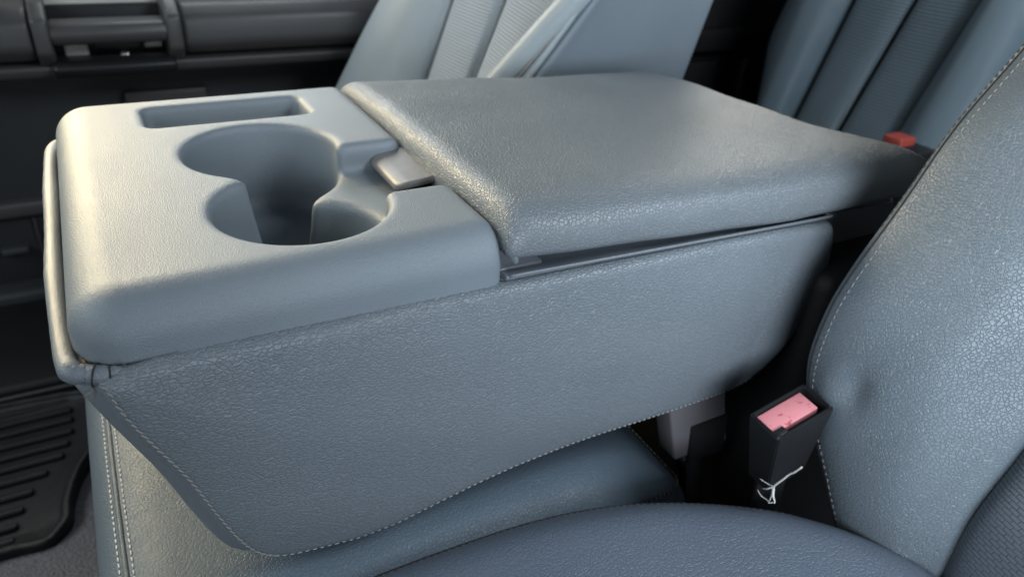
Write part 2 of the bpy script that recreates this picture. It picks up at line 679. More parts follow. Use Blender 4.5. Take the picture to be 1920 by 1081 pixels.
# ================================================================== CENTRE CONSOLE
con = thing('center_console', 'fold-down grey leather centre console with cup holders and padded lid', 'console', (0.27, 0.17, -0.19))

front = [(0.003, -0.003), (0.007, -0.026), (0.018, -0.055), (0.031, -0.086), (0.043, -0.122), (0.053, -0.150), (0.062, -0.165), (0.073, -0.174), (0.091, -0.180)]
prof = front + [(0.143, -0.186), (0.20, -0.176), (0.272, -0.166), (0.36, -0.166), (0.465, -0.170), (0.496, -0.162), (0.533, -0.134), (0.549, -0.100), (0.556, -0.067), (0.553, -0.040), (0.547, -0.020), (0.540, -0.014), (0.24, -0.006), (0.12, -0.004)]
prof_s = [tuple(p) for p in chaikin(prof, 1)]


def inset(poly, d):
    P = np.array(poly)
    A = 0.5 * np.sum(P[:, 0] * np.roll(P[:, 1], -1) - np.roll(P[:, 0], -1) * P[:, 1])
    T = np.roll(P, -1, 0) - np.roll(P, 1, 0)
    T /= np.linalg.norm(T, axis=1, keepdims=True)
    nn = np.stack([-T[:, 1], T[:, 0]], 1) * (1 if A > 0 else -1)
    return [tuple(q) for q in P + nn * d]


panel_poly = prof_s


def f_panel(x, y, z):
    d2 = spoly(x, z, panel_poly)
    bul = 0.007 * (1 - np.exp(-np.maximum(-d2, 0) / 0.03)) + 0.0007 * np.sin(x * 43 + z * 31) * np.sin(z * 57 - x * 11)
    w = np.abs(y - 0.012) - 0.018 - bul
    return rextrude(d2, w, 0.0065)


side = sdf_obj('side_panel', f_panel, (-0.02, -0.03, -0.205), (0.575, 0.045, 0.012), 0.003, M['panel'], con)

car_poly = inset([(p[0] - (0.0125 if i < 9 else 0.0) * (1.0 if i < 7 else 0.6), p[1] - (0.004 if 3 < i < 9 else 0)) for i, p in enumerate(prof)], 0.003)
car_poly = [tuple(p) for p in chaikin(car_poly, 1)]


def f_body(x, y, z):
    d2 = spoly(x, z, car_poly)
    w = np.abs(y - 0.177) - 0.178
    d = rextrude(d2, w, 0.014)
    hole = np.maximum(rrect(x, y, 0.008, 0.232, 0.022, 0.335, 0.02), -0.13 - z)
    return smax(d, -hole, 0.004)


sdf_obj('leather_shell', f_body, (-0.04, -0.01, -0.205), (0.575, 0.37, 0.012), 0.004, M['band'], con)

# sewn edge: cross stitches where the side panel meets the front band, small light stitches along the lower edge
fp = np.array([(x + 0.003, 0.0, z) for x, z in front[:-1]])
fp = cr(fp, 60)
fp = project(f_panel, np.stack([fp[:, 0], np.full(60, -0.012), fp[:, 2]], 1), 5)
ng = grad(f_panel, fp)
stitches(fp, ng, ST_GREY, side, 0.0046, 0.0011, 0.0047, slant=0.35, lift=0.0004)
lowp = [(0.073, -0.1745), (0.091, -0.180), (0.143, -0.186), (0.20, -0.176), (0.272, -0.166), (0.36, -0.166), (0.465, -0.170), (0.496, -0.162)]
lp = cr(np.array([(x, -0.0085, z + 0.0022) for x, z in lowp]), 120)
lp = project(f_panel, lp, 5)
stitches(lp, grad(f_panel, lp), ST_MID, side, 0.0030, 0.0008, 0.0050, slant=0.1, lift=0.0002)

# front leather band: roll that runs along the front edge of the tray
bandp = cr(np.array([(0.026, 0.008, -0.012), (0.013, 0.003, -0.0095), (0.002, 0.0045, -0.0072), (-0.0065, 0.015, -0.005), (-0.0100, 0.10, -0.004), (-0.0100, 0.2, -0.004), (-0.0098, 0.30, -0.004), (-0.006, 0.345, -0.005), (0.004, 0.356, -0.008)]), 90)
br = np.full(90, 0.0052) + 0.0006 * np.sin(np.linspace(0, 40, 90)) * np.random.rand(90)
br[:12] = np.linspace(0.004, 0.0052, 12)
band = tube('front_band', bandp, br, M['band'], con, 16)
for k in (7, 13, 19):
    c = bandp[k]
    t = bandp[k + 1] - bandp[k - 1]
    t /= np.linalg.norm(t)
    a = np.cross(t, (0, 0, 1.0))
    a /= np.linalg.norm(a)
    b = np.cross(t, a)
    rr_ = br[k] + 0.0001
    ring = [c + rr_ * (math.cos(q) * a + math.sin(q) * b) for q in np.linspace(0, 2 * math.pi, 25)]
    tube('cross_stitch', ring, 0.00055, M['seam'] if k != 7 else M['thread_grey'], band, 6)
for k in range(7):
    p0 = bandp[17] + np.array([-0.0040, -0.0020, -0.0036])
    q = [p0, p0 + np.array([-0.002 + 0.003 * random.random(), -0.002, -0.002 - 0.002 * random.random()]), p0 + np.array([-0.005 + 0.007 * random.random(), -0.003, -0.003 - 0.005 * random.random()])]
    tube('loose_fibre', q, 0.00022, M['thread_grey'], band, 5)


# cup holder tray
def f_tray(x, y, z):
    d2 = rrect(x, y, -0.003, 0.34, 0.0, 0.352, 0.027)
    top = 0.031
    d = rextrude(d2, np.abs(z - (top - 0.05)) - 0.05, 0.025)
    d = np.maximum(d, -np.maximum(x - 0.045, z + 0.004))
    d = smax(d, x - 0.2375, 0.012)
    c1 = np.sqrt((x - 0.132) ** 2 + (y - 0.191) ** 2) - 0.0545
    c2 = np.sqrt((x - 0.134) ** 2 + (y - 0.085) ** 2) - 0.0545
    cup = smin(c1, c2, 0.015) + 0.05 * (top - z)
    cup = smax(cup, -0.041 - z, 0.014)
    d = smax(d, -cup, 0.0065)
    rec = smax(rrect(x, y, 0.150, 0.34, 0.086, 0.176, 0.014), 0.0085 - z, 0.008)
    d = smax(d, -rec, 0.008)
    slot = smax(rrect(x, y, 0.061, 0.190, 0.262, 0.314, 0.010) + 0.16 * (top - z), 0.003 - z, 0.010)
    d = smax(d, -slot, 0.0055)
    return d


tray = sdf_obj('cup_holder_tray', f_tray, (-0.012, -0.008, -0.08), (0.246, 0.36, 0.04), 0.0022, M['tray'], con)

# plastic ledge and bead under the lid
rbox('lid_ledge', 0.240, 0.545, 0.006, 0.345, -0.045, -0.0125, M['trim'], con, 0.002)
slope_bm = bbox_bm(0.240, 0.545, 0.0035, 0.30, -0.02, -0.0035, 0.0012, 2)
for v in slope_bm.verts:
    v.co.z -= 0.030 * (v.co.x - 0.24)
obj_bm('ledge_plate', slope_bm, M['trim'], con)
rbox('ledge_recess_plate', 0.240, 0.272, 0.012, 0.30, -0.02, -0.0022, M['bracket'], con, 0.0008, 1)
bead = [(0.2405, -0.0005, -0.0012), (0.33, -0.0005, -0.0045), (0.43, -0.0005, -0.008), (0.536, -0.0005, -0.0112), (0.541, 0.003, -0.0112)]
tube('ledge_bead', cr(np.array(bead), 40), 0.0013, M['trim'], con, 8)


# padded lid
def f_lid(x, y, z):
    sl = 0.046 * (x - 0.24) - 0.008 * np.clip((x - 0.54) / 0.1, 0, 1) ** 2
    top = 0.0455 - sl + 0.0006 * np.sin(x * 37 + y * 19) + 0.0005 * np.sin(y * 61 - x * 23)
    top = top - 0.0180 * np.exp(-np.clip(y + 0.004, 0, 1) / 0.012) - 0.010 * np.exp(-np.clip(0.355 - y, 0, 1) / 0.03) - 0.022 * y
    rear = x - (0.6165 + 0.055 * np.exp(-np.clip(y + 0.004, 0, 1) / 0.05))
    top = top - 0.0035 * np.exp(-np.clip(-rear, 0, 1) / 0.012)
    bot = np.maximum(0.0095 - 0.070 * (x - 0.24), -0.0085)
    hf = np.clip((z - bot) / 0.026, 0, 1)
    bulge = 0.0012 * np.sin(hf * math.pi) + 0.0005 * np.sin(x * 70)
    near = -0.003 - y - bulge
    far = y - 0.354 - bulge
    front = 0.2375 - x
    d = smax(front, z - top, 0.020)
    d = smax(d, near, 0.0055)
    d = smax(d, far, 0.012)
    d = smax(d, rear, 0.010)
    return smax(d, bot - z, 0.008)


lid = sdf_obj('lid', f_lid, (0.225, -0.016, -0.03), (0.685, 0.37, 0.06), 0.0025, M['lid'], con)
# sewn point hanging from the lid's near corner
tip = cr(np.array([(0.2430, 0.0020, 0.015), (0.2436, 0.0005, 0.0105), (0.2440, -0.0008, 0.0075)]), 10)
tube('corner_tip', tip, np.linspace(0.0042, 0.0011, 10), M['lid'], lid, 10)


# release latch
def f_latch(x, y, z):
    d2 = rrect(x, y, 0.2095, 0.25, 0.113, 0.180, 0.010)
    zt = 0.0205 + 0.10 * (x - 0.21) - 3.0 * np.maximum(0.219 - x, 0) ** 2 * 10
    return smax(d2, np.abs(z - zt + 0.0026) - 0.0026, 0.0022)


lat = sdf_obj('release_latch', f_latch, (0.203, 0.106, 0.004), (0.256, 0.188, 0.034), 0.0012, M['latch'], con)
rbox('latch_body', 0.216, 0.252, 0.118, 0.175, -0.02, 0.0150, M['deep'], lat, 0.003)

# hinge bracket behind the side panel
prof_b = [(0.525, -0.016), (0.66, -0.022), (0.68, -0.05), (0.62, -0.066), (0.575, -0.070), (0.545, -0.082), (0.525, -0.09)]
bm = bmesh.new()
a = [bm.verts.new((x, 0.020, z)) for x, z in prof_b]
b = [bm.verts.new((x, 0.33, z)) for x, z in prof_b]
bm.faces.new(a)
bm.faces.new(b[::-1])
for i in range(len(prof_b)):
    j = (i + 1) % len(prof_b)
    bm.faces.new((a[i], a[j], b[j], b[i]))
bmesh.ops.bevel(bm, geom=list(bm.edges), offset=0.004, segments=3, affect='EDGES')
obj_bm('hinge_bracket', bm, M['bracket'], con)
rbox('dark_gap_block', 0.535, 0.72, -0.03, 0.40, -0.50, -0.055, M['deep'], con, 0.02, 3)  # added dark block, no known part: fills the black gap behind the console

# ================================================================== CENTRE SEAT CUSHION
cc = thing('center_seat_cushion', 'grey leather centre seat cushion underneath the folded console', 'seat cushion', (0.18, 0.16, -0.36))


def f_cc(x, y, z):
    zz = z + 0.05 * np.clip(x - 0.15, 0, 1) + 0.03 * np.clip((x - 0.3) / 0.12, 0, 1) ** 2
    d2 = rrect(x, y, -0.036, 0.445, -0.030, 0.345, 0.03)
    top = -0.201 + 0.003 * (1 - ((y - 0.16) / 0.18) ** 2)
    d = smax(d2, zz - top, 0.055)
    return smax(d, -0.36 - z, 0.02)


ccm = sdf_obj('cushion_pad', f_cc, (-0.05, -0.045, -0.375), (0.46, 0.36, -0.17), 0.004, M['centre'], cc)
yy = np.linspace(-0.02, 0.335, 60)
for dx, mesh, nm in ((-0.0205, ST_LIGHT, 'a'), (-0.0085, ST_LIGHT, 'b')):
    p = np.stack([np.full(60, dx), yy, np.full(60, -0.205)], 1)
    p = project(f_cc, p, 6)
    stitches(p, grad(f_cc, p), mesh, ccm, 0.0042, 0.0014, 0.0058, slant=0.1, lift=0.0004)
p = project(f_cc, np.stack([np.full(60, -0.0145), yy, np.full(60, -0.205)], 1), 6)
tube('welt', p, 0.0022, M['centre'], ccm, 8)
rs = [(0.33, -0.032, -0.238), (0.38, -0.030, -0.242), (0.43, -0.014, -0.250), (0.445, 0.03, -0.254), (0.447, 0.12, -0.254)]
rs = project(f_cc, cr(np.array(rs), 50), 6)
tube('rear_seam', rs, 0.0013, M['seam'], ccm, 6)
stitches(rs, grad(f_cc, rs), ST_DARK, ccm, 0.004, 0.0012, 0.006, slant=0.9, lift=0.002)

# ================================================================== DRIVER SEAT
ds = thing('driver_seat', 'nearest grey leather seat, backrest bolster at the right edge of the picture', 'seat', (0.3, -0.32, -0.48))
dc_poly = [(-0.16, -0.024), (0.10, -0.010), (0.18, -0.010), (0.27, -0.016), (0.34, -0.034), (0.40, -0.062), (0.46, -0.102), (0.50, -0.150), (0.52, -0.21), (0.52, -0.62), (-0.16, -0.62)]
dc_poly = [tuple(p) for p in chaikin(dc_poly, 2)]


def f_dc(x, y, z):
    d2 = spoly(x, y, dc_poly)
    top = -0.195 + 0.003 * np.exp(-((x - 0.33) / 0.12) ** 2 - ((y + 0.09) / 0.07) ** 2) - 0.01 * np.clip((-0.2 - y) / 0.2, 0, 1)
    d = smax(d2, z - top, 0.05)
    return smax(d, -0.36 - z, 0.02)


dcm = sdf_obj('seat_cushion', f_dc, (-0.18, -0.64, -0.375), (0.54, 0.005, -0.165), 0.0045, M['cushion'], ds)
ep = np.array([(0.05, -0.012, -0.205), (0.12, -0.012, -0.205), (0.20, -0.012, -0.205), (0.27, -0.018, -0.205), (0.34, -0.036, -0.205), (0.40, -0.064, -0.205), (0.46, -0.104, -0.205)])
ep = project(f_dc, cr(ep, 80), 6)
tube('edge_seam', ep, 0.0012, M['seam'], dcm, 6)
ep2 = project(f_dc, ep + np.array([0, -0.004, 0.004]), 6)
stitches(ep2, grad(f_dc, ep2), ST_DARK, dcm, 0.0034, 0.0009, 0.0055, lift=0.0002)

# backrest bolster
E = [(0.500, -0.150, -0.285), (0.488, -0.122, -0.215), (0.484, -0.086, -0.160), (0.482, -0.062, -0.112), (0.485, -0.059, -0.062), (0.501, -0.059, -0.019), (0.534, -0.060, 0.036), (0.566, -0.060, 0.088), (0.612, -0.060, 0.138), (0.665, -0.062, 0.20), (0.72, -0.066, 0.28)]
I_ = [(0.520, -0.205, -0.275), (0.513, -0.203, -0.215), (0.520, -0.2, -0.160), (0.540, -0.2, -0.112), (0.562, -0.2, -0.062), (0.582, -0.2, -0.015), (0.607, -0.2, 0.04), (0.632, -0.2, 0.09), (0.66, -0.2, 0.14), (0.70, -0.2, 0.20), (0.75, -0.2, 0.28)]
rows = []
for e, i in zip(E, I_):
    e = np.array(e) + (0, 0.006, 0)
    i = np.array(i)
    n = np.array((-0.90, 0.0, 0.42))
    w = (e[1] - i[1]) / 0.14
    rows.append([e + (0.11, -0.006, -0.03), e + (0.05, -0.001, -0.015), e + (0.012, 0.0, -0.004),
                 e * 0.90 + i * 0.10 + n * 0.006 * w, e * 0.66 + i * 0.34 + n * 0.022 * w, e * 0.36 + i * 0.64 + n * 0.027 * w,
                 e * 0.12 + i * 0.88 + n * 0.012 * w, i])


def dimple(G):
    c = np.array((0.470, -0.104, -0.098))
    d = G - c
    r2 = (d[..., 1] / 0.011) ** 2 + (d[..., 2] / 0.016) ** 2
    a = -0.0060 * np.exp(-r2)
    d2 = G - (c + np.array((0.0, 0.020, -0.012)))
    b = 0.0028 * np.exp(-((d2[..., 1] / 0.013) ** 2 + (d2[..., 2] / 0.024) ** 2))
    und = 0.0010 * np.sin(G[..., 2] * 55 + G[..., 1] * 30) * np.sin(G[..., 1] * 60)
    return a + b + und


bol, BG, BN = loft('backrest_bolster', rows, 110, 90, M['seat'], ds, sink=(0.004, 0.006), thick=0.02, flip=1, disp=dimple)
# find the seam column nearest to the E curve
k0 = int(round(90 * 2.0 / 7))
seam = BG[:, k0 + 8]
seamn = BN[:, k0 + 8]
tube('bolster_seam', seam - seamn * 0.0003, 0.0011, M['seam'], bol, 6)
stitches(BG[:, k0 + 12][6:], BN[:, k0 + 12][6:], ST_GREY, bol, 0.0036, 0.0010, 0.0056, lift=0.0003)
stitches(BG[60:, k0 + 5], BN[60:, k0 + 5], ST_DARK, bol, 0.0038, 0.0009, 0.0056, lift=0.0003)


def weave_mat():
    m, nt, nodes, links, bsdf = new_mat('woven_insert')
    uv = N(nt, 'ShaderNodeUVMap')
    mp = N(nt, 'ShaderNodeMapping')
    mp.inputs['Rotation'].default_value = (0, 0, 0.2)
    links.new(uv.outputs[0], mp.inputs['Vector'])
    br_ = N(nt, 'ShaderNodeTexBrick')
    br_.inputs['Scale'].default_value = 1.0
    br_.inputs['Brick Width'].default_value = 0.0066
    br_.inputs['Row Height'].default_value = 0.0032
    br_.inputs['Mortar Size'].default_value = 0.0005
    br_.inputs['Mortar Smooth'].default_value = 1.0
    br_.inputs['Color1'].default_value = (1, 1, 1, 1)
    br_.inputs['Color2'].default_value = (0.6, 0.6, 0.6, 1)
    br_.inputs['Mortar'].default_value = (0, 0, 0, 1)
    links.new(mp.outputs[0], br_.inputs['Vector'])
    bp = N(nt, 'ShaderNodeBump')
    bp.inputs['Distance'].default_value = 0.0007
    bp.inputs['Strength'].default_value = 1.0
    links.new(br_.outputs['Color'], bp.inputs['Height'])
    links.new(bp.outputs[0], bsdf.inputs['Normal'])
    bsdf.inputs['Base Color'].default_value = (0.085, 0.10, 0.12, 1)
    bsdf.inputs['Roughness'].default_value = 0.42
    return m


M['weave'] = weave_mat()
rows = []
for i in I_:
    i = np.array(i)
    rows.append([i + (-0.002, 0.004, 0), i + (-0.007, -0.02, 0.004), i + (-0.002, -0.10, 0.004), i + (0.0, -0.20, 0.0)])
loft('backrest_insert', rows, 60, 40, M['weave'], ds, sink=(0.003, 0.005), thick=0.03, flip=1)
# the shell behind the bolster
rows = [[np.array(e) + (0.06, -0.002, -0.02), np.array(e) + (0.10, -0.07, -0.02), np.array(e) + (0.12, -0.2, -0.02), np.array(e) + (0.12, -0.34, -0.02)] for e in E]
loft('backrest_core', rows, 20, 12, M['deep'], ds, thick=0.06, flip=1)

# ================================================================== SEAT BELT BUCKLES
db = thing('seat_belt_buckle', 'black seat belt buckle with scuffed red button beside the nearest seat', 'buckle', (0.45, -0.09, -0.30), 'seat belt buckles')
up = Vector((-0.10, 0.06, 1.0)).normalized()
ax_l = Vector((0.62, -0.25, 0.10))
ax_l = (ax_l - up * ax_l.dot(up)).normalized()


def frame_mat(o, origin, xa, za):
    za = Vector(za).normalized()
    xa = Vector(xa)
    xa = (xa - za * xa.dot(za)).normalized()
    ya = za.cross(xa)
    m = Matrix((xa, ya, za)).transposed().to_4x4()
    m.translation = origin
    return m


def red_mat():
    m, nt, nodes, links, bsdf = new_mat('red_button')
    tc = N(nt, 'ShaderNodeTexCoord')
    a = N(nt, 'ShaderNodeTexNoise')
    a.inputs['Scale'].default_value = 170
    a.inputs['Detail'].default_value = 5
    links.new(tc.outputs['Object'], a.inputs['Vector'])
    r = N(nt, 'ShaderNodeValToRGB')
    r.color_ramp.elements[0].position = 0.30
    r.color_ramp.elements[0].color = (0.42, 0.05, 0.05, 1)
    r.color_ramp.elements[1].position = 0.40
    r.color_ramp.elements[1].color = (0.72, 0.26, 0.28, 1)
    links.new(a.outputs['Fac'], r.inputs['Fac'])
    links.new(r.outputs['Color'], bsdf.inputs['Base Color'])
    bsdf.inputs['Roughness'].default_value = 0.5
    return m


M['red'] = red_mat()


def buckle(parent, mtx, mats, L=0.056, Wd=0.030, H=0.078, taper=0.72):
    """housing open at the top with a push button inside; local z up, x along the slot"""
    bm = bmesh.new()
    lv = [(-H, taper), (-H * 0.5, 0.86), (-0.004, 1.0), (0.0, 0.985)]
    loops = []
    for z, s in lv:
        hx, hy = L / 2 * s, Wd / 2 * s
        loops.append([bm.verts.new((x, y, z)) for x, y in ((-hx, -hy), (hx, -hy), (hx, hy), (-hx, hy))])
    hx, hy = L / 2 - 0.0032, Wd / 2 - 0.0032
    loops.append([bm.verts.new((x, y, 0.0)) for x, y in ((-hx, -hy), (hx, -hy), (hx, hy), (-hx, hy))])
    loops.append([bm.verts.new((x, y, -0.010)) for x, y in ((-hx, -hy), (hx, -hy), (hx, hy), (-hx, hy))])
    for a_, b_ in zip(loops[:-1], loops[1:]):
        for k in range(4):
            bm.faces.new((a_[k], a_[(k + 1) % 4], b_[(k + 1) % 4], b_[k]))
    bm.faces.new(loops[-1])
    bm.faces.new(loops[0][::-1])
    bmesh.ops.bevel(bm, geom=list(bm.edges), offset=0.0011, segments=2, affect='EDGES')
    bmesh.ops.transform(bm, matrix=mtx, verts=bm.verts)
    hs = obj_bm('housing', bm, mats[0], parent)
    bm = bbox_bm(-hx + 0.0006, hx - 0.0050, -hy + 0.0045, hy - 0.0006, -0.009, -0.0022, 0.0010, 2)
    bmesh.ops.transform(bm, matrix=mtx, verts=bm.verts)
    obj_bm('push_button', bm, mats[1], parent)
    bm = bbox_bm(-hx - 0.001, -hx + 0.010, -hy - 0.0005, -hy + 0.0062, -0.008, -0.0008, 0.0012, 2)
    bmesh.ops.transform(bm, matrix=mtx, verts=bm.verts)
    obj_bm('slot_lug', bm, mats[0], parent)
    return hs


TOP = Vector((0.442, -0.087, -0.116))
mt = frame_mat(None, TOP, (0.62, -0.02, 0.35), (-0.22, -0.10, 1.0))
buckle(db, mt, (M['black'], M['red']))
rows_s = []
for t_ in np.linspace(0, 1, 6):
    c = np.array(TOP) + np.array((0.016, 0.008, -0.072)) + t_ * np.array((0.02, 0.005, -0.13))
    rows_s.append([c + (-0.017, 0, 0), c + (-0.008, -0.001, 0), c + (0.008, -0.001, 0), c + (0.017, 0, 0)])
loft('belt_strap', rows_s, 20, 10, M['deep'], db, thick=0.004, flip=-1)

# loose thread hanging from the strap
lt = thing('loose_thread', 'frayed white thread dangling at the foot of the red-button buckle', 'thread', (0.425, -0.1, -0.185))
TO = np.array((0.0, 0.0, 0.0))
tp = np.array([(0.422, -0.121, -0.135), (0.424, -0.116, -0.145), (0.425, -0.112, -0.1515), (0.425, -0.108, -0.161), (0.425, -0.104, -0.170), (0.425, -0.1035, -0.176)])
tube('main_thread', cr(tp, 30), 0.0007, M['thread_light'], lt, 7)
for q, r_ in (([(0.425, -0.103, -0.172), (0.426, -0.098, -0.175), (0.425, -0.090, -0.176)], 0.0006),
              ([(0.425, -0.103, -0.173), (0.424, -0.099, -0.178), (0.425, -0.095, -0.182)], 0.0007),
              ([(0.425, -0.1035, -0.174), (0.424, -0.106, -0.179), (0.425, -0.1085, -0.184)], 0.0012),
              ([(0.425, -0.103, -0.174), (0.425, -0.104, -0.182), (0.425, -0.1035, -0.190)], 0.0007),
              ([(0.425, -0.1085, -0.184), (0.424, -0.105, -0.187), (0.425, -0.102, -0.188), (0.425, -0.096, -0.189), (0.425, -0.091, -0.187)], 0.0006)):
    tube('frayed_strand', cr(np.array(q), 14), np.linspace(r_, r_ * 0.4, 14), M['thread_light'], lt, 6)

# grey buckle lying on its stalk under the console
bb = thing('center_belt_buckle', 'grey seat belt buckle with black square, half hidden under the console', 'buckle', (0.47, 0.03, -0.33), 'seat belt buckles')


def slanted_box(name, x0, x1, y0, y1, z0, z1, sh, mat, parent, r=0.003):
    bm = bbox_bm(x0, x1, y0, y1, z0, z1, r, 3)
    for v in bm.verts:
        v.co.x += sh * (z1 - v.co.z)
    return obj_bm(name, bm, mat, parent)


hb = slanted_box('housing', 0.420, 0.487, 0.018, 0.044, -0.262, -0.165, 0.30, M['bracketlight'], bb)
slanted_box('label_plate', 0.459, 0.505, 0.0155, 0.020, -0.270, -0.222, 0.12, M['black'], bb, 0.0015)
slanted_box('metal_tongue', 0.461, 0.489, 0.021, 0.034, -0.275, -0.258, 0.25, M['metal'], bb, 0.002)
slanted_box('stalk', 0.462, 0.487, 0.020, 0.034, -0.345, -0.269, 0.28, M['black'], bb, 0.004)

rb = thing('rear_belt_buckle', 'small red seat belt buckle just beyond the rear corner of the lid', 'buckle', (1.15, 0.33, -0.18), 'seat belt buckles')
rbox('housing', 1.13, 1.18, 0.285, 0.356, -0.24, -0.132, M['black'], rb, 0.004)
rbox('push_button', 1.127, 1.165, 0.318, 0.351, -0.160, -0.120, M['redplain'], rb, 0.003)
rbox('button_slot', 1.1255, 1.150, 0.321, 0.336, -0.148, -0.132, M['black'], rb, 0.001, 1)

# ================================================================== PASSENGER SEAT
ps = thing('passenger_seat', 'brightly lit grey leather front passenger seat with ribbed insert behind the lid', 'seat', (0.45, 0.66, -0.48))


def rib_mat(name, col, pitch, rough=0.45, dots=True):
    m, nt, nodes, links, bsdf = new_mat(name)
    uv = N(nt, 'ShaderNodeUVMap')
    mp = N(nt, 'ShaderNodeMapping')
    mp.inputs['Scale'].default_value = (1 / pitch, 1 / pitch, 1)
    links.new(uv.outputs[0], mp.inputs['Vector'])
    sx = N(nt, 'ShaderNodeSeparateXYZ')
    links.new(mp.outputs[0], sx.inputs[0])
    fy = N(nt, 'ShaderNodeMath', operation='PINGPONG')
    links.new(sx.outputs['Y'], fy.inputs[0])
    fy.inputs[1].default_value = 0.5
    fx = N(nt, 'ShaderNodeMath', operation='PINGPONG')
    links.new(sx.outputs['X'], fx.inputs[0])
    fx.inputs[1].default_value = 0.5
    ad = N(nt, 'ShaderNodeMath', operation='MULTIPLY_ADD')
    links.new(fx.outputs[0], ad.inputs[0])
    ad.inputs[1].default_value = 0.4
    links.new(fy.outputs[0], ad.inputs[2])
    bp = N(nt, 'ShaderNodeBump')
    bp.inputs['Distance'].default_value = pitch * 0.6
    bp.inputs['Strength'].default_value = 1.0
    links.new(ad.outputs[0], bp.inputs['Height'])
    links.new(bp.outputs[0], bsdf.inputs['Normal'])
    nz = N(nt, 'ShaderNodeTexNoise')
    nz.inputs['Scale'].default_value = 20
    links.new(uv.outputs[0], nz.inputs['Vector'])
    rp = N(nt, 'ShaderNodeMix', data_type='RGBA')
    rp.inputs['A'].default_value = tuple(c * 0.92 for c in col) + (1,)
    rp.inputs['B'].default_value = tuple(c * 1.08 for c in col) + (1,)
    links.new(nz.outputs['Fac'], rp.inputs['Factor'])
    links.new(rp.outputs['Result'], bsdf.inputs['Base Color'])
    bsdf.inputs['Roughness'].default_value = rough
    return m


M['rib'] = rib_mat('lit_ribbed_insert', (0.37, 0.40, 0.42), 0.0046)  # insert colour raised to carry the bright light on this seat
M['rearrib'] = rib_mat('rear_ribbed_insert', (0.14, 0.18, 0.205), 0.0065)
ZS = (-0.30, -0.20, -0.10, -0.02, 0.06, 0.14, 0.24)


def seat_rows(fn):
    return [[np.array(p) for p in fn(z)] for z in ZS]


# outer bolster
loft('outer_bolster', seat_rows(lambda z: [(0.510 + 0.36 * z, 0.684, z), (0.488 + 0.38 * z, 0.690, z), (0.458 + 0.45 * z, 0.73, z), (0.443 + 0.52 * z + 0.5 * max(z, 0) ** 2, 0.79, z), (0.450 + 0.58 * z + 1.2 * max(z + 0.02, 0) ** 2, 0.845, z), (0.482 + 0.60 * z + 1.5 * max(z + 0.02, 0) ** 2, 0.880, z), (0.56 + 0.60 * z, 0.895, z), (0.68 + 0.5 * z, 0.89, z)]), 60, 60, M['farseat_lit'], ps, thick=0.02, flip=-1)
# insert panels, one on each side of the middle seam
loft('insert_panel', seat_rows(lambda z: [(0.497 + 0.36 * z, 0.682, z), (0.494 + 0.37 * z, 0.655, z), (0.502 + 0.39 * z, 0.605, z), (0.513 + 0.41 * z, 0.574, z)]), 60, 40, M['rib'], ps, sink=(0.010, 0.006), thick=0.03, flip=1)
loft('insert_panel', seat_rows(lambda z: [(0.513 + 0.41 * z, 0.570, z), (0.509 + 0.43 * z, 0.54, z), (0.506 + 0.46 * z, 0.49, z), (0.508 + 0.52 * z, 0.458 - 0.5 * z * (z > 0), z)]), 60, 40, M['rib'], ps, sink=(0.008, 0.006), thick=0.03, flip=1)


def Cx(z):
    return np.array((0.4925 + 0.6 * z, 0.455 - 0.54 * z, z))


def Dx(z):
    return np.array((0.4985 + 0.53 * z, 0.4155 - 0.34 * z, z))


def Fx(z):
    return np.array((0.751 + 0.0 * z, 0.424 - 0.29 * z, z))


zz_ = np.linspace(-0.3, 0.24, 40)
pr = tube('inner_bolster_roll', [Cx(z) + (-0.004, -0.003, 0) for z in zz_], 0.0165, M['farseat_lit'], ps, 20)
loft('inner_bolster', [[Cx(z) + (0.02, 0.006, 0), Cx(z) + (0.006, -0.008, 0), (Cx(z) + Dx(z)) / 2 + (-0.001, 0, 0), Dx(z) + (-0.003, 0.004, 0), Dx(z) + (0.006, 0.001, 0)] for z in ZS], 40, 24, M['farseat_lit'], ps, sink=(0.003, 0.004), thick=0.015, flip=1)
sp_ = [(Cx(z) + Dx(z)) / 2 + (-0.0035, -0.001, 0) for z in zz_]
tube('bolster_seam', [p + np.array((-0.001, -0.004, 0)) for p in sp_], 0.0016, M['thread_grey'], ps, 6)
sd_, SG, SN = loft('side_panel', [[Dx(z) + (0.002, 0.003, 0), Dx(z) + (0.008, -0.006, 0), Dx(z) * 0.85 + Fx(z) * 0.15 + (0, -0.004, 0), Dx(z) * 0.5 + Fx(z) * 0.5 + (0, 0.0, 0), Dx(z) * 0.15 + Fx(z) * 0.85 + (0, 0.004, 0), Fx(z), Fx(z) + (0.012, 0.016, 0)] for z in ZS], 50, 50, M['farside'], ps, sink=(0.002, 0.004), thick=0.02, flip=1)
loft('backrest_core', [[Dx(z) + (0.06, 0.05, 0), Dx(z) + (0.08, 0.2, 0), Dx(z) + (0.08, 0.42, 0)] for z in ZS], 12, 12, M['deep'], ps, thick=0.05, flip=-1)
rbox('seat_cushion', 0.0, 0.5, 0.42, 0.88, -0.42, -0.25, M['farseat_lit'], ps, 0.05, 6)

# ================================================================== REAR SEAT
rsT = thing('rear_bench', 'blue-grey leather rear seat back in the upper right corner', 'seat', (1.35, 0.55, -0.48))
ZR = (-0.50, -0.36, -0.24, -0.15, -0.08, 0.0, 0.10, 0.25)


def rx(z):
    return 1.37 + 0.22 * z


def wob(z):
    return 0.018 * math.sin((z + 0.15) * 17)


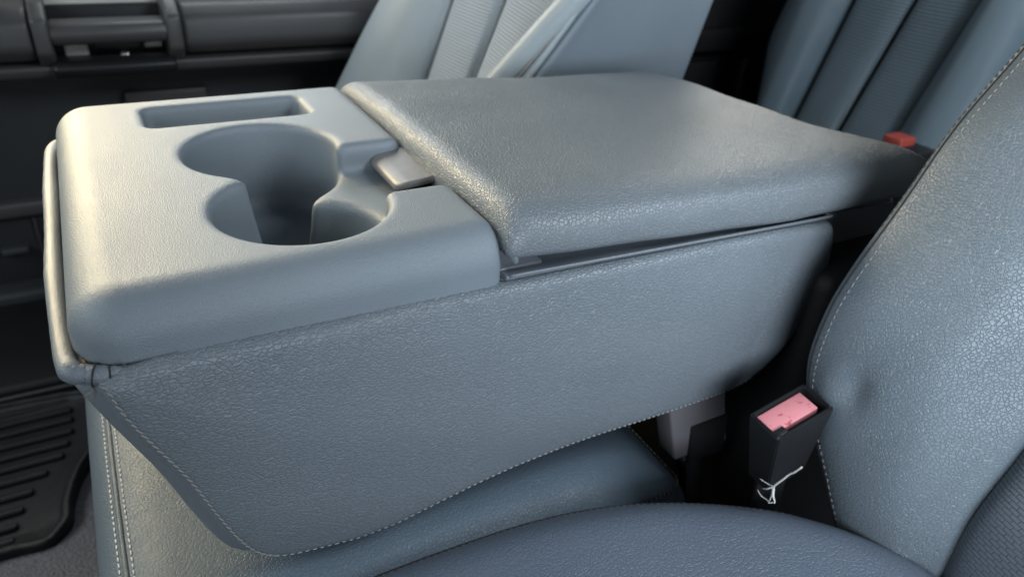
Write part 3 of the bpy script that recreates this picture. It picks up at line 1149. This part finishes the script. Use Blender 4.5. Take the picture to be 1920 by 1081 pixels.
loft('outer_bolster', [[(rx(z) + 0.12, 0.80 + wob(z), z), (rx(z) + 0.04, 0.812 + wob(z), z), (rx(z) - 0.03, 0.785 + wob(z), z), (rx(z) - 0.055, 0.74, z), (rx(z) - 0.045, 0.70, z), (rx(z) - 0.012, 0.672 - 0.1 * z, z), (rx(z) + 0.01, 0.668 - 0.1 * z, z)] for z in ZR], 60, 50, M['rearseat'], rsT, thick=0.02, flip=1)
loft('insert_panel', [[(rx(z) + 0.004, 0.666 - 0.1 * z, z), (rx(z) - 0.014, 0.64 - 0.1 * z, z), (rx(z) - 0.016, 0.58 - 0.13 * z, z), (rx(z) - 0.004, 0.545 - 0.15 * z, z)] for z in ZR], 50, 30, M['rearrib'], rsT, sink=(0.006, 0.006), thick=0.03, flip=1)
loft('insert_panel', [[(rx(z) - 0.004, 0.542 - 0.15 * z, z), (rx(z) - 0.016, 0.51 - 0.15 * z, z), (rx(z) - 0.014, 0.46 - 0.14 * z, z), (rx(z) + 0.004, 0.425 - 0.14 * z, z)] for z in ZR], 50, 30, M['rearrib'], rsT, sink=(0.006, 0.006), thick=0.03, flip=1)
loft('inner_bolster', [[(rx(z) + 0.01, 0.424 - 0.14 * z, z), (rx(z) - 0.02, 0.418 - 0.14 * z, z), (rx(z) - 0.055, 0.385 - 0.1 * z, z), (rx(z) - 0.05, 0.345 - 0.08 * z, z), (rx(z) - 0.01, 0.315 - 0.05 * z, z), (rx(z) + 0.10, 0.305, z)] for z in ZR], 50, 40, M['rearseat'], rsT, thick=0.02, flip=1)
rbox('backrest_core', 1.42, 1.60, 0.32, 0.79, -0.5, 0.25, M['deep'], rsT, 0.02)

# ================================================================== DOORS AND CAB
pd = thing('passenger_door', 'dark plastic passenger door panel with armrest and pull handle', 'door', (0.2, 1.03, -0.7))
rbox('lower_panel', -0.75, 0.80, 1.03, 1.10, -0.80, 0.02, M['doorlow'], pd, 0.006)
rbox('upper_trim', -0.75, 0.80, 0.992, 1.06, -0.02, 0.10, M['beige'], pd, 0.006)
arm = [(1.035, -0.074), (0.925, -0.072), (0.905, -0.052), (0.908, -0.014), (0.93, 0.004), (1.035, 0.006)]
prism_x('armrest', arm, 0.166, 0.66, M['door'], pd, 0.008, 4)
prism_x('armrest', arm, -0.75, -0.032, M['door'], pd, 0.008, 4)
prism_x('armrest_band', [(1.036, -0.118), (0.985, -0.112), (0.922, -0.096), (0.915, -0.078), (1.036, -0.073)], -0.75, 0.66, M['door'], pd, 0.006, 3)
ph = prism_x('pull_handle', [(0.935, -0.050), (0.908, -0.048), (0.898, -0.034), (0.905, -0.018), (0.938, -0.014)], -0.012, 0.146, M['door'], pd, 0.006, 4)
for x0, x1 in ((-0.031, -0.010), (0.143, 0.165)):
    prism_x('handle_bracket', [(1.03, -0.075), (0.918, -0.078), (0.896, -0.056), (0.898, -0.010), (0.93, 0.010), (1.03, 0.012)], x0, x1, M['door'], pd, 0.005, 3)
prism_x('handle_lip', [(0.99, -0.098), (0.905, -0.094), (0.895, -0.078), (0.908, -0.070), (0.99, -0.074)], -0.016, 0.150, M['black'], pd, 0.005, 3)
rbox('handle_recess', -0.011, 0.144, 0.972, 1.02, -0.08, -0.005, M['deep'], pd, 0.003)
rbox('recess_insert', 0.002, 0.034, 0.955, 0.98, -0.074, -0.050, M['beige'], pd, 0.003)
rbox('recess_insert', 0.112, 0.138, 0.955, 0.98, -0.066, -0.044, M['beige'], pd, 0.003)
rbox('release_lever', 0.040, 0.108, 0.945, 0.97, -0.066, -0.046, M['black'], pd, 0.005)
rbox('lever_pin', 0.076, 0.088, 0.94, 0.955, -0.078, -0.069, M['metal'], pd, 0.002)
rbox('window_switch', -0.115, -0.073, 0.905, 0.935, 0.000, 0.016, M['metal'], pd, 0.004)
rbox('panel_pocket', 0.07, 0.20, 1.012, 1.04, -0.175, -0.150, M['door'], pd, 0.004)
rbox('panel_rail', -0.75, -0.05, 1.010, 1.04, -0.345, -0.318, M['door'], pd, 0.006)
rbox('panel_rail', -0.75, 0.3, 0.985, 1.04, -0.560, -0.470, M['doorgrey'], pd, 0.010)
rbox('panel_rail', -0.75, 0.3, 0.955, 1.04, -0.645, -0.575, M['door'], pd, 0.008)
rbox('bottom_rail', -0.75, 0.3, 0.955, 1.04, -0.80, -0.655, M['doorlow'], pd, 0.012)
rbox('panel_clip', -0.165, -0.125, 1.015, 1.04, -0.412, -0.402, M['doorgrey'], pd, 0.002)
rbox('panel_seam', -0.108, -0.104, 1.022, 1.04, -0.47, -0.345, M['door'], pd, 0.001, 1)

rd = thing('rear_door', 'black rear door panel seen between the two far seats', 'door', (1.4, 1.03, -0.6))
rbox('lower_panel', 0.98, 2.2, 1.03, 1.10, -0.80, 0.30, M['deep'], rd, 0.006)
rbox('armrest_band', 0.98, 1.475, 0.985, 1.04, -0.150, -0.098, M['black'], rd, 0.008)
rbox('pocket_panel', 0.98, 1.385, 1.0, 1.04, -0.60, -0.175, M['black'], rd, 0.008)
rbox('edge_trim', 1.455, 1.49, 0.98, 1.04, -0.60, -0.17, M['black'], rd, 0.008)
pil = rbox('door_pillar', 0.805, 0.975, 0.98, 1.08, -0.80, 0.40, M['deep'], None, 0.02)
tag(pil, 'black upright pillar between the front and rear passenger doors', 'pillar')
sill = rbox('door_sill', -0.75, 0.6, 0.725, 0.985, -0.56, -0.485, M['deep'], None, 0.01)  # sill extended inward in black to darken the floor past the mat
tag(sill, kind='structure')
wall = rbox('cab_rear_wall', 1.72, 1.80, -0.9, 1.05, -0.6, 0.45, M['deep'], None, 0.01)
tag(wall, kind='structure')

# ================================================================== FLOOR MAT
fm = thing('floor_mat', 'black ribbed rubber floor mat in the lower left', 'floor mat', (-0.25, 0.55, -0.51))
edge = [(-0.60, 0.415), (-0.162, 0.411), (-0.123, 0.400), (-0.109, 0.417), (-0.098, 0.436), (-0.099, 0.463), (-0.091, 0.501), (-0.082, 0.527), (-0.067, 0.554), (-0.058, 0.60), (-0.056, 0.66), (-0.062, 0.704), (-0.60, 0.706)]
edge_s = [tuple(p) for p in chaikin(edge, 2)]


def f_mat(x, y, z):
    d2 = spoly(x, y, edge_s)
    base = np.maximum(d2, np.abs(z + 0.508) - 0.004)
    rim = np.maximum(np.abs(d2 + 0.004) - 0.0035, np.abs(z + 0.501) - 0.011)
    slope = np.maximum(np.maximum(d2, -(d2 + 0.03)), z + 0.504 - 0.010 * np.clip((d2 + 0.03) / 0.03, 0, 1))
    slope = np.maximum(slope, -0.51 - z)
    return smin(smin(base, slope, 0.004), rim, 0.006)


sdf_obj('mat_base', f_mat, (-0.62, 0.385, -0.52), (-0.04, 0.722, -0.482), 0.0032, M['mat'], fm)
rib_y = [(0.684, -0.080), (0.662, -0.079), (0.639, -0.078), (0.612, -0.079), (0.588, -0.084), (0.564, -0.091), (0.538, -0.110), (0.509, -0.126), (0.481, -0.136), (0.455, -0.142), (0.432, -0.145)]
for y_, xe in rib_y:
    o = rbox('rib', -0.58, xe - 0.012, y_ - 0.0058, y_ + 0.0058, -0.512, -0.4975, M['mat'], fm, 0.0045, 3)
rim = cr(np.array([(-0.60, 0.706, -0.489), (-0.3, 0.7065, -0.489), (-0.1, 0.7055, -0.489), (-0.062, 0.704, -0.490)]), 30)
tube('far_rim', rim, 0.0035, M['matrim_lit'], fm, 8)  # lighter strip painting the light along the far edge
